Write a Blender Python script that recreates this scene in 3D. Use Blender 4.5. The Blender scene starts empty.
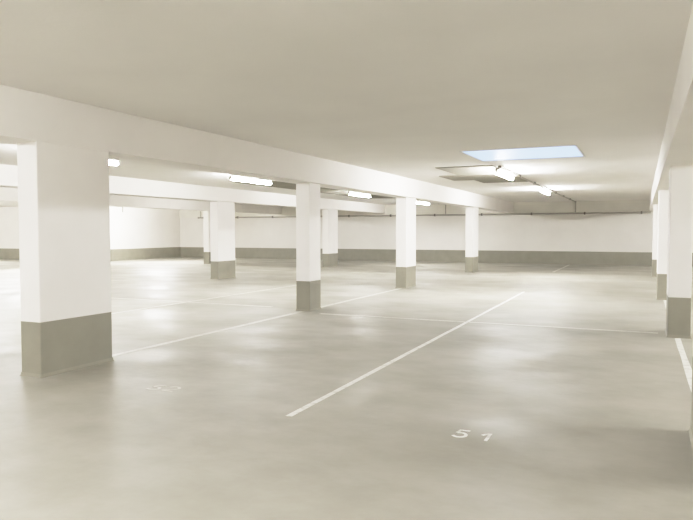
import bpy, bmesh, math, random
from mathutils import Matrix, Vector
random.seed(7)
S = bpy.context.scene
C = S.collection

# ------------------------------------------------------------------ dimensions
CEIL = 2.72          # underside of the slab
BAND = 0.535         # height of the olive paint band
X1, X2, X3, XL = -5.31, -11.43, -17.20, -23.75    # lane faces of the column rows, left wall
YJ, XO = 23.2, -34.0                                # the left wall steps back here, outer left wall
YB, YF, XR = 29.34, -9.0, 7.2                      # end wall, wall behind the camera, right wall
T = 0.27             # column thickness across the row

# ------------------------------------------------------------------ materials
def mat(name):
    m = bpy.data.materials.new(name); m.use_nodes = True
    nt = m.node_tree; b = nt.nodes['Principled BSDF']
    return m, nt, b
def noise(nt, scale, detail=4, rough=.55, stretch=None):
    tc = nt.nodes.new('ShaderNodeTexCoord'); mp = nt.nodes.new('ShaderNodeMapping')
    n = nt.nodes.new('ShaderNodeTexNoise')
    n.inputs['Scale'].default_value = scale; n.inputs['Detail'].default_value = detail
    n.inputs['Roughness'].default_value = rough
    if stretch: mp.inputs['Scale'].default_value = stretch
    geo = nt.nodes.new('ShaderNodeNewGeometry')
    nt.links.new(geo.outputs['Position'], mp.inputs['Vector'])
    nt.links.new(mp.outputs['Vector'], n.inputs['Vector'])
    return n
def ramp(nt, src, stops):
    r = nt.nodes.new('ShaderNodeValToRGB')
    while len(r.color_ramp.elements) < len(stops): r.color_ramp.elements.new(0.5)
    for e, (p, c) in zip(r.color_ramp.elements, stops):
        e.position = p; e.color = (*c, 1) if len(c) == 3 else c
    nt.links.new(src, r.inputs['Fac']); return r
def paint(name, col, var=.04, scale=1.5, rough=.7, bump=.08, bscale=60, spec=.3):
    m, nt, b = mat(name)
    n = noise(nt, scale)
    lo = tuple(max(0, c*(1-var)) for c in col); hi = tuple(min(1, c*(1+var)) for c in col)
    r = ramp(nt, n.outputs['Fac'], [(.3, lo), (.7, hi)])
    nt.links.new(r.outputs['Color'], b.inputs['Base Color'])
    b.inputs['Roughness'].default_value = rough
    b.inputs['Specular IOR Level'].default_value = spec
    if bump:
        n2 = noise(nt, bscale, 3)
        bp = nt.nodes.new('ShaderNodeBump'); bp.inputs['Strength'].default_value = bump
        bp.inputs['Distance'].default_value = .01
        nt.links.new(n2.outputs['Fac'], bp.inputs['Height']); nt.links.new(bp.outputs['Normal'], b.inputs['Normal'])
    return m
def emit(name, col, strength, base=(.9,.9,.9)):
    m, nt, b = mat(name)
    b.inputs['Base Color'].default_value = (*base, 1)
    b.inputs['Emission Color'].default_value = (*col, 1)
    b.inputs['Emission Strength'].default_value = strength
    return m

WHITE = paint('white_wall_paint', (.84,.815,.79), .03, 1.2, .75)
WALLW = paint('white_blockwork_paint', (.79,.765,.725), .035, .8, .8)
CEILM = paint('ceiling_paint', (.835,.815,.785), .03, .7, .85, .15, 25)
BEAMM = paint('beam_paint', (.84,.815,.785), .03, .9, .75)
OLIVE = paint('olive_band_paint', (.275,.262,.213), .06, 3, .5, .05, 80, .4)
CONC  = paint('raw_concrete_strip', (.80,.78,.72), .06, .8, .85)
BOARD = paint('bare_panel', (.36,.34,.29), .08, 1.2, .8)
BOARD2= paint('bare_panel_dark', (.27,.252,.21), .08, 1.2, .8)
METAL = paint('grey_pipe_paint', (.42,.40,.36), .08, 3, .5, 0)
DARKM = paint('dark_clip', (.16,.15,.135), .1, 3, .5, 0)
HOUS  = paint('lamp_housing', (.36,.345,.32), .02, 3, .5, 0)
CAPM  = paint('lamp_cap', (.42,.40,.36), .02, 3, .5, 0)
LAMPC = (1.27, 1.265, 1.265)
TUBE  = emit('lit_diffuser', LAMPC, 200.0)
TUBE1 = emit('soft_lit_diffuser', LAMPC, 125.0)
TUBE3 = emit('dim_lit_diffuser', LAMPC, 75.0)
TUBE2 = emit('bright_lit_diffuser', LAMPC, 205.0)
TUBE4 = emit('strong_lit_diffuser', LAMPC, 420.0)
SKY   = emit('daylit_pane', (.49,.665,1.0), 1.05, (.10,.11,.12))
FRAME = paint('skylight_frame', (.72,.73,.74), .02, 3, .5, 0)

# floor coating: worn, semi-gloss, olive grey
FLOOR, nt, b = mat('floor_coating')
n1 = noise(nt, .55, 7, .62); n2 = noise(nt, 1.5, 8, .66, (.8, 1.1, 1))
mix = nt.nodes.new('ShaderNodeMath'); mix.operation = 'MULTIPLY_ADD'
mix.inputs[1].default_value = .45
nt.links.new(n2.outputs['Fac'], mix.inputs[0])
sc = nt.nodes.new('ShaderNodeMath'); sc.operation = 'MULTIPLY'; sc.inputs[1].default_value = .55
nt.links.new(n1.outputs['Fac'], sc.inputs[0]); nt.links.new(sc.outputs[0], mix.inputs[2])
r = ramp(nt, mix.outputs[0], [(.34,(.296,.283,.238)), (.46,(.342,.328,.279)), (.60,(.405,.390,.342))])
nt.links.new(r.outputs['Color'], b.inputs['Base Color'])
n4 = noise(nt, .75, 3, .5, (1, 1.3, 1)); rr = ramp(nt, n4.outputs['Fac'], [(.34,(.39,)*3), (.48,(.49,)*3), (.64,(.62,)*3)])
nt.links.new(rr.outputs['Color'], b.inputs['Roughness'])
b.inputs['Specular IOR Level'].default_value = .42
n3 = noise(nt, 3.0, 3, .5)
bp = nt.nodes.new('ShaderNodeBump'); bp.inputs['Strength'].default_value = .30; bp.inputs['Distance'].default_value = .03
nt.links.new(n3.outputs['Fac'], bp.inputs['Height']); nt.links.new(bp.outputs['Normal'], b.inputs['Normal'])

def worn(name, amount, col=(.86,.85,.80)):
    m, nt, b = mat(name)
    n = noise(nt, 9, 6, .7)
    base = (.365,.347,.296)
    a = tuple(base[i]+(col[i]-base[i])*amount*.45 for i in range(3)); c = tuple(base[i]+(col[i]-base[i])*amount for i in range(3))
    r = ramp(nt, n.outputs['Fac'], [(.36, a), (.50, c)])
    nt.links.new(r.outputs['Color'], b.inputs['Base Color']); b.inputs['Roughness'].default_value = .5
    return m
LINE  = worn('white_line_paint', .95)
LINE2 = worn('worn_line_paint', .47)
LINE3 = worn('faded_line_paint', .42)
NUM   = worn('number_paint', 1.0, (.92,.91,.88))
NUM2  = worn('rubbed_number_paint', .34)

# ------------------------------------------------------------------ helpers
def box(bm, x0, x1, y0, y1, z0, z1, bevel=0, bevel_vertical_only=False):
    b2 = bmesh.new()
    bmesh.ops.create_cube(b2, size=1)
    for v in b2.verts:
        v.co = Vector((x0+(v.co.x+.5)*(x1-x0), y0+(v.co.y+.5)*(y1-y0), z0+(v.co.z+.5)*(z1-z0)))
    if bevel:
        es = [e for e in b2.edges if not bevel_vertical_only or abs(e.verts[0].co.z-e.verts[1].co.z) > 1e-6]
        bmesh.ops.bevel(b2, geom=es, offset=bevel, segments=2, profile=.5, affect='EDGES')
    me = bpy.data.meshes.new('t'); b2.to_mesh(me); bm.from_mesh(me); bpy.data.meshes.remove(me); b2.free()
    return bm
def tube(bm, p0, p1, r, seg=12):
    p0, p1 = Vector(p0), Vector(p1); d = p1-p0
    q = d.to_track_quat('Z', 'Y').to_matrix().to_4x4(); q.translation = (p0+p1)/2
    bmesh.ops.create_cone(bm, cap_ends=True, segments=seg, radius1=r, radius2=r, depth=d.length, matrix=q)
    return bm
def obj(name, bm, m, parent=None, smooth=False):
    me = bpy.data.meshes.new(name); bmesh.ops.recalc_face_normals(bm, faces=bm.faces[:]); bm.to_mesh(me); bm.free()
    me.materials.append(m)
    if smooth:
        for p in me.polygons: p.use_smooth = True
    o = bpy.data.objects.new(name, me); C.objects.link(o)
    if parent:
        o.parent = parent
    return o
def thing(name, label, cat, loc=(0,0,0), group=None):
    o = bpy.data.objects.new(name, None); C.objects.link(o); o.empty_display_size = .2
    o.location = loc; o['label'] = label; o['category'] = cat
    if group: o['group'] = group
    return o
def tag(o, label, cat, group=None):
    o['label'] = label; o['category'] = cat
    if group: o['group'] = group
    return o
def struct(name, bm, m, parent=None):
    o = obj(name, bm, m, parent)
    if parent is None: o['kind'] = 'structure'
    return o
NB = bmesh.new

# ------------------------------------------------------------------ the shell
struct('floor', box(NB(), XO-.3, XR+.3, YF-.3, YB+.3, -.25, 0), FLOOR)
SK = (-2.755, -.925, 10.44, 12.10)                   # skylight opening
bm = NB()
box(bm, XO-.3, SK[0], YF-.3, YB+.3, CEIL, CEIL+.3); box(bm, SK[1], XR+.3, YF-.3, YB+.3, CEIL, CEIL+.3)
box(bm, SK[0], SK[1], YF-.3, SK[2], CEIL, CEIL+.3); box(bm, SK[0], SK[1], SK[3], YB+.3, CEIL, CEIL+.3)
struct('ceiling', bm, CEILM)
struct('wall_back', box(NB(), XL-.3, XR+.3, YB, YB+.25, 0, CEIL), WALLW)
struct('wall_left', box(NB(), XL-.25, XL, YJ, YB, 0, CEIL), WALLW)
struct('wall_left_return', box(NB(), XO, XL-.25, YJ, YJ+.25, 0, CEIL), WALLW)
struct('wall_left_outer', box(NB(), XO-.25, XO, YF, YJ+.25, 0, CEIL), WALLW)
struct('wall_right', box(NB(), XR, XR+.25, YF, YB, 0, CEIL), WALLW)
struct('wall_front', box(NB(), XO-.3, XR+.3, YF-.25, YF, 0, CEIL), WALLW)
struct('baseboard_back', box(NB(), XL, XR, YB-.012, YB, 0, BAND+.03), OLIVE)
struct('baseboard_left', box(NB(), XL, XL+.012, YJ, YB-.012, 0, BAND+.03), OLIVE)
struct('baseboard_left_return', box(NB(), XO+.012, XL+.012, YJ-.012, YJ, 0, BAND+.03), OLIVE)
struct('baseboard_left_outer', box(NB(), XO, XO+.012, YF, YJ, 0, BAND+.03), OLIVE)
struct('baseboard_right', box(NB(), XR-.012, XR, YF, YB-.012, 0, BAND+.03), OLIVE)
struct('baseboard_front', box(NB(), XO+.012, XR-.012, YF, YF+.012, 0, BAND+.03), OLIVE)
struct('trim_1', box(NB(), XL, XR, YB-.05, YB, 2.20, CEIL), CONC)

# skylight: pane in a slim frame, set in the slab opening
w = NB()
f = .035
box(w, SK[0], SK[1], SK[2], SK[2]+f, CEIL-.006, CEIL+.06); box(w, SK[0], SK[1], SK[3]-f, SK[3], CEIL-.006, CEIL+.06)
box(w, SK[0], SK[0]+f, SK[2]+f, SK[3]-f, CEIL-.006, CEIL+.06); box(w, SK[1]-f, SK[1], SK[2]+f, SK[3]-f, CEIL-.006, CEIL+.06)
win = struct('window_1', w, FRAME)
obj('pane', box(NB(), SK[0]+f, SK[1]-f, SK[2]+f, SK[3]-f, CEIL+.004, CEIL+.03), SKY, win)

# ------------------------------------------------------------------ beams
def beam(xface, zb, label, over=.08):
    bm = NB(); box(bm, xface-T-over, xface+over, YF, YB-.05, zb, CEIL, .006)
    # a small support haunch where the beam meets the end wall
    o = obj('ceiling_beam', bm, BEAMM)
    return tag(o, label, 'beam', 'white downstand beams over the column rows')
BB1, BB2, BB3, BBR = 2.265, 2.316, 2.335, 2.268
XC = .345                                            # lane face of the right row
beam(X1, BB1, 'long white ceiling beam carried by the large near column on the left')
beam(X2, BB2, 'brightly lit white ceiling beam seen behind the near left beam')
beam(X3, BB3, 'farthest shadowed white ceiling beam, below and behind the brightly lit beam')
beam(XC+T, BBR, 'white ceiling beam running overhead along the right edge', .105)

# ------------------------------------------------------------------ columns
def column(xface, y0, d, zt, label, t=T):
    r = thing('concrete_column', label, 'column', (xface-t/2, y0+d/2, 0), 'white columns with olive painted bases')
    hx, hy = t/2, d/2
    obj('shaft', box(NB(), -hx, hx, -hy, hy, BAND, zt, .010, True), WHITE, r)
    obj('painted_base', box(NB(), -hx-.001, hx+.001, -hy-.001, hy+.001, 0.0, BAND, .010, True), OLIVE, r)
    # coved skirting: a low sloped lip round the foot
    bm = NB()
    e0, e1, h = .016, .002, .036
    lo = [bm.verts.new((sx*(hx+e0), sy*(hy+e0), 0.0)) for sx, sy in ((-1,-1),(1,-1),(1,1),(-1,1))]
    md = [bm.verts.new((sx*(hx+e0*.35), sy*(hy+e0*.35), h*.35)) for sx, sy in ((-1,-1),(1,-1),(1,1),(-1,1))]
    hi = [bm.verts.new((sx*(hx+e1), sy*(hy+e1), h)) for sx, sy in ((-1,-1),(1,-1),(1,1),(-1,1))]
    for a, c in ((lo, md), (md, hi)):
        for i in range(4): bm.faces.new((a[i], a[(i+1)%4], c[(i+1)%4], c[i]))
    obj('foot_cove', bm, COVE, r)
    return r
COVE = paint('cove_coating', (.31,.295,.24), .05, 3, .4, 0)
column(-5.235, 4.385, .92, BB1, 'large wide near column at the left, with broad olive base')
column(X1, 10.05, .43, BB1, 'slim square column in the middle of the view, second along the near left beam')
column(X1, 15.15, .77, BB1, 'third column along the near left beam, right of the slim square one')
column(X1, 22.10, .80, BB1, 'small far column under the near left beam, closest to the end wall')
column(X2, 15.83, .90, BB2, 'column under the brightly lit second beam, between the large near column and slim column')
column(X2, 23.25, .88, BB2, 'far column peeking out right behind the slim square column')
column(X3, 23.15, .95, BB3, 'most distant column, its edge showing left of the column under the second beam')
column(XC+T-.012, 4.12, .97, BBR, 'column cut off by the right picture edge, nearest in the right row')
column(XC+T-.02, 9.55, .62, BBR, 'largest fully visible column of the right row, with white line running past it')
column(.295+T, 14.80, .70, BBR, 'second visible column of the right row, half hidden by the larger one')
column(.295+T, 22.40, .75, BBR, 'narrow far column at the end of the right row, by the end wall')

# ------------------------------------------------------------------ lamps
def capsule(bm, L, rx, rz, z, seg=14):
    """a lozenge-section diffuser with tapered ends along Y"""
    ys = [(-L/2, .55), (-L/2+.03, .9), (-L/2+.07, 1), (L/2-.07, 1), (L/2-.03, .9), (L/2, .55)]
    rings = []
    for y, s in ys:
        rings.append([bm.verts.new((math.cos(a)*rx*s, y, z+math.sin(a)*rz*s)) for a in [2*math.pi*k/seg for k in range(seg)]])
    for a, c in zip(rings, rings[1:]):
        for i in range(seg): bm.faces.new((a[i], a[(i+1)%seg], c[(i+1)%seg], c[i]))
    bm.faces.new(rings[0]); bm.faces.new(rings[-1])
    return bm
LAMP_L, LZ = 1.72, 2.60
def make_lamp(loc, label, tube=None):
    r = thing('batten_lamp', label, 'lamp', loc, 'lit tubular batten lamps along the lanes')
    obj('housing', box(NB(), -.045, .045, -LAMP_L/2+.03, LAMP_L/2-.03, .045, .085, .008), HOUS, r)
    obj('diffuser', capsule(NB(), LAMP_L, .040, .036, 0), tube or TUBE, r, True)
    for s in (-1, 1):
        b2 = NB(); box(b2, -.026, .026, s*LAMP_L/2-.012, s*LAMP_L/2+.012, -.02, .075, .006)
        obj('end_cap', b2, CAPM, r)
        b3 = NB(); box(b3, -.02, .02, s*.55-.02, s*.55+.02, .085, CEIL-LZ); obj('mounting_clip', b3, DARKM, r)
    return r
def dup(root, loc, label):
    r = root.copy(); C.objects.link(r); r.location = loc; r['label'] = label
    for ch in list(root.children):
        c = ch.copy(); C.objects.link(c); c.parent = r
    return r
XA, XBn, XD = -2.70, -8.40, -14.2                     # lamp lines of the lanes
lamp0 = make_lamp((XA, 14.05, LZ), 'lit batten lamp hanging just behind the skylight')
lamps = [
 (XA, 20.40, 'smaller lit batten lamp on the conduit beyond the skylight, nearer the end wall'),
 (3.9, 11.0, 'lit batten lamp of the right lane hidden behind the right beam, middle one'),
 (3.9, 25.8, 'added batten fill lamp of the right lane, unseen behind the right beam, by the end wall'),  # unseen, added to brighten the end wall and the ceiling near it
 (3.9, 19.0, 'lit batten lamp of the right lane hidden behind the right beam, far one'),
]
for x, y, l in lamps: dup(lamp0, (x, y, LZ), l)
soft0 = make_lamp((XBn, 7.85, LZ), 'lit batten lamp whose glowing end peeks out right of the large near column', TUBE1)
for x, y, l in [
 (XBn, 13.00, 'long lit batten lamp seen under the near beam, left of the slim column'),
 (XBn, 19.40, 'lit batten lamp between the slim column and the third column, under near beam'),
 (XBn, 26.00, 'farthest small lit batten lamp, right of the third column below the near beam'),
 ]: dup(soft0, (x, y, LZ), l)
dim0 = make_lamp((XD, 8.0, LZ), 'added batten fill lamp of the third lane, unseen behind the brightly lit beam, near one', TUBE3)  # unseen third-lane lamps, added to raise the general brightness
for x, y, l in [
 (XD, 14.0, 'added batten fill lamp of the third lane, unseen behind the brightly lit beam, middle one'),
 (XD, 20.5, 'added batten fill lamp of the third lane, unseen behind the brightly lit beam, far one'),
 ]: dup(dim0, (x, y, LZ), l)
strong0 = make_lamp((-20.4, 9.0, LZ), 'added unseen batten fill lamp of the last lane by the left wall, near one', TUBE4)  # unseen last-lane lamps, added to brighten the left wall
for x, y, l in [
 (-28.0, 18.6, 'added batten fill lamp in the recessed bay far left, unseen behind beams'),  # unseen, added to light the return wall
 (-20.4, 16.0, 'added unseen batten fill lamp of the last lane by the left wall, middle one'),
 (-20.4, 23.5, 'added unseen batten fill lamp of the last lane by the left wall, far one'),
 ]: dup(strong0, (x, y, LZ), l)
# unseen lamps, added as foreground fill; the near right-lane one makes the column's shadow step
bright0 = make_lamp((XA, 0.2, LZ), 'added batten fill lamp behind the viewpoint in the middle lane, nearest one', TUBE2)
for x, y, l in [
 (XA, -6.0, 'added batten fill lamp behind the viewpoint in the middle lane, farthest one'),
 (3.9, 5.8, 'lit batten lamp of the right lane hidden behind the right beam, near one'),
 (3.9, -3.5, 'added batten fill lamp of the right lane, behind the viewpoint'),
 (XBn, 1.2, 'added batten fill lamp of the second lane, outside the picture to the left'),
 (XBn, -4.5, 'added batten fill lamp of the second lane, far behind the viewpoint'),
 ]: dup(bright0, (x, y, LZ), l)

# ------------------------------------------------------------------ conduits and pipe
def conduit(x, y0, label):
    z, r_ = CEIL-.035, .019
    yw = YB-.05-.05
    o = thing('cable_conduit', label, 'conduit', (x, y0, z), 'grey conduits feeding the lamps')
    bm = NB(); tube(bm, (0,0,0), (0, yw-y0, 0), r_); obj('ceiling_run', bm, METAL, o, False)
    bm = NB(); tube(bm, (0, yw-y0, 0), (0, yw-y0, 2.245-z), .026); obj('wall_drop', bm, METAL, o, False)
    bm = NB(); bmesh.ops.create_uvsphere(bm, u_segments=10, v_segments=6, radius=.03, matrix=Matrix.Translation((0, yw-y0, 0))); obj('elbow', bm, METAL, o, True)
    y = 0.05
    k = 0
    while y < yw-y0 and k < 12:
        b2 = NB(); box(b2, -.028, .028, y-.02, y+.02, -.024, CEIL-z); obj('saddle_clip', b2, DARKM, o); y += 2.3; k += 1
    return o
conduit(XA+.085, 13.0, 'thin grey conduit running past the skylight lamps to the end wall')
conduit(XBn+.085, 12.0, 'thin grey conduit above the lamps between near beam and second beam')

PX0, PX1, PY, PZ, PR = -22.35, .30, YB-.13, 2.195, .036
p = thing('wall_pipe', 'long grey pipe running along the top of the end wall', 'pipe', ((PX0+PX1)/2, PY, PZ))
hl = (PX1-PX0)/2
bm = NB(); tube(bm, (-hl,0,0), (hl,0,0), PR, 14); obj('pipe_run', bm, METAL, p)
for k in range(11):
    x = -hl+.35+k*(2*hl-.7)/10
    b2 = NB(); box(b2, x-.03, x+.03, -.052, .082, -.055, .055, .01); obj('pipe_clamp', b2, DARKM, p)
bm = NB(); tube(bm, (-hl+.1, .02, .03), (-hl+.1, .02, .36), .022, 8); obj('hanger', bm, METAL, p)
bm = NB(); box(bm, -hl-.05, -hl+.01, -.05, .05, -.05, .05, .01); obj('end_cap', bm, METAL, p)
o = obj('wall_conduit', tube(NB(), (XL+.012, 24.9, 2.40), (XL+.012, 24.9, 2.71), .028), METAL)
tag(o, 'short grey vertical conduit on the far left wall, right of the large near column', 'conduit')

# ------------------------------------------------------------------ bare ceiling panels
def panel(x0, x1, y0, y1, label, m, z=.014):
    bm = NB(); box(bm, x0, x1, y0, y1, CEIL-z, CEIL, .003)
    return tag(obj('ceiling_panel', bm, m), label, 'panel', 'unpainted panels fixed under the ceiling')
panel(-3.88, -2.72, 12.85, 14.75, 'tan ceiling panel right behind the skylight beside its lamp', BOARD)
panel(-4.38, -2.72, 14.78, 16.15, 'darker brown ceiling panel, leftmost step of the patch behind the skylight', BOARD2, .018)
panel(-3.88, -2.70, 16.18, 17.30, 'tan ceiling panel farthest behind the skylight, beside the grey conduit', BOARD2)
panel(-9.75, -8.15, 14.2, 17.4, 'dark ceiling panel showing left of the slim column under the near beam', BOARD2)
panel(-9.75, -8.15, 17.5, 19.9, 'dark ceiling panel showing just right of the slim column', BOARD2)
panel(-9.75, -8.15, 20.4, 23.4, 'dark ceiling panel showing left of the third column', BOARD2)

# ------------------------------------------------------------------ floor markings
def stripe(x0, x1, y0, y1, label, m=LINE, skew=0):
    bm = NB()
    n = max(2, int(max(x1-x0, y1-y0)/.6))
    longy = (y1-y0) > (x1-x0)
    L = []
    for i in range(n+1):
        t = i/n; j = lambda: random.uniform(-.004, .004)
        if longy: a, c = (x0+skew*t+j(), y0+(y1-y0)*t), (x1+skew*t+j(), y0+(y1-y0)*t)
        else: a, c = (x0+(x1-x0)*t, y0+j()), (x0+(x1-x0)*t, y1+j())
        L.append([bm.verts.new((*a, .0)), bm.verts.new((*c, .0)), bm.verts.new((*a, .002)), bm.verts.new((*c, .002))])
    for a, c in zip(L, L[1:]):
        bm.faces.new((a[2], a[3], c[3], c[2])); bm.faces.new((a[0], c[0], c[1], a[1]))
        bm.faces.new((a[0], a[2], c[2], c[0])); bm.faces.new((a[1], c[1], c[3], a[3]))
    bm.faces.new(L[0][0:2]+[L[0][3], L[0][2]]); bm.faces.new(L[-1][0:2]+[L[-1][3], L[-1][2]])
    return tag(obj('parking_line', bm, m), label, 'floor line', 'white painted parking lines')
stripe(-2.450, -2.396, 4.24, 15.45, 'long white line down the middle of the floor, left of the number 51', LINE, -.075)
stripe(-2.86, -2.77, 23.5, 29.1, 'short faint white line on the far floor by the end wall', LINE2)
stripe(X1-T/2-.045, X1-T/2+.045, 5.36, 10.02, 'white line joining the large near column and the slim column', LINE2)
stripe(X1-T/2-.045, X1-T/2+.045, 10.52, 15.12, 'white line joining the slim column and the third column', LINE2)
stripe(.412, .478, 5.36, 9.50, 'white line in front of the largest right column, at the right edge')
stripe(.412, .478, 10.22, 14.76, 'short white line between the two nearest columns of the right row')
stripe(-5.02, .22, 9.84, 9.93, 'white cross line from the slim column to the right column row', LINE2)
stripe(-8.33, -8.24, 7.0, 15.2, 'faded white line on the floor between near column row and second row', LINE3)
stripe(-10.6, -6.3, 10.36, 10.45, 'faded cross line on the floor behind the large near column', LINE3)

# numerals on the floor, painted by hand with a brush
def stroke(bm, pts, w):
    pts = [Vector((x, y, 0)) for x, y in pts]; L = []
    for i, q in enumerate(pts):
        d = (pts[min(i+1, len(pts)-1)] - pts[max(i-1, 0)]).normalized(); nrm = Vector((-d.y, d.x, 0))*w/2
        L.append([bm.verts.new(q+nrm), bm.verts.new(q-nrm), bm.verts.new(q+nrm+Vector((0,0,.002))), bm.verts.new(q-nrm+Vector((0,0,.002)))])
    for a, c in zip(L, L[1:]):
        bm.faces.new((a[2], a[3], c[3], c[2])); bm.faces.new((a[0], c[0], c[1], a[1]))
        bm.faces.new((a[0], a[2], c[2], c[0])); bm.faces.new((a[1], c[1], c[3], a[3]))
    bm.faces.new((L[0][0], L[0][1], L[0][3], L[0][2])); bm.faces.new((L[-1][0], L[-1][1], L[-1][3], L[-1][2]))
def arc(cx, cy, rx, ry, a0, a1, n=10):
    return [(cx+rx*math.cos(math.radians(a0+(a1-a0)*k/n)), cy+ry*math.sin(math.radians(a0+(a1-a0)*k/n))) for k in range(n+1)]
def five(W, H): return [[(W*.95, H), (W*.22, H), (W*.14, H*.58)] , [(W*.14, H*.58)] + arc(W*.42, H*.32, W*.50, H*.31, 118, -150, 14)]
def one(W, H): return [[(0, H*.66), (W*.55, H*.98)], [(W*.62, H), (W*.62, 0)]]
def two(W, H): return [arc(W*.48, H*.70, W*.46, H*.29, 165, -35, 10) + [(W*.05, 0.02*H)], [(W*.03, 0), (W, 0)]]
def number(loc, digits, label, m, w, cat='floor number'):
    r = thing('bay_number', label, cat, loc)
    for nm, fn, dx, dy, W, H in digits:
        bm = NB()
        for s in fn(W, H): stroke(bm, [(x+dx, y+dy) for x, y in s], w)
        obj('digit', bm, m, r)
    return r
number((-1.165, 4.285, 0), [('five', five, 0, 0, .092, .160), ('one', one, .185, -.005, .075, .165)],
       'number 51 painted in white on the floor', NUM, .022)
number((-4.02, 4.46, 0), [('five', five, 0, 0, .12, .15), ('two', two, .16, .02, .12, .15)],
       'rubbed-out number 52 on the floor near the large left column', NUM2, .026)

# ------------------------------------------------------------------ camera
cam = bpy.data.cameras.new('camera'); co = bpy.data.objects.new('camera', cam); C.objects.link(co)
F = 646.505
right = Vector((.9093808, .4159642, -.00057275)); down = Vector((.01739198, -.03939798, -.9990722)); fwd = Vector((-.41560086, .90852714, -.0430622))
co.matrix_world = Matrix(((right.x, -down.x, -fwd.x, 0), (right.y, -down.y, -fwd.y, 0), (right.z, -down.z, -fwd.z, 1.4), (0,0,0,1)))
cam.sensor_width = 36; cam.sensor_fit = 'HORIZONTAL'; cam.lens = F/693*36
cam.clip_start = .02
S.camera = co

# ------------------------------------------------------------------ world and view
w = bpy.data.worlds.new('dim_surround'); S.world = w; w.use_nodes = True
w.node_tree.nodes['Background'].inputs['Color'].default_value = (.9, .95, 1, 1)
w.node_tree.nodes['Background'].inputs['Strength'].default_value = .2
S.view_settings.view_transform = 'Standard'
S.view_settings.look = 'None'
S.view_settings.exposure = 0.0
# soft highlight shoulder, as a phone camera renders bright interiors
vs = S.view_settings; vs.use_curve_mapping = True
cm = vs.curve_mapping; cm.white_level = (3, 3, 3); cm.extend = 'HORIZONTAL'
cv = cm.curves[3]
for x, y in [(.02,.027), (.08,.105), (.24,.310), (.36,.465), (.48,.600), (.62,.715), (.85,.835), (1.25,.925), (1.9,.98)]:
    cv.points.new(x/3, y)
cv.points[0].location = (0, 0); cv.points[-1].location = (1, 1)
cm.update()
S.cycles.diffuse_bounces = 8
S.cycles.max_bounces = 12
S.cycles.sample_clamp_indirect = 8
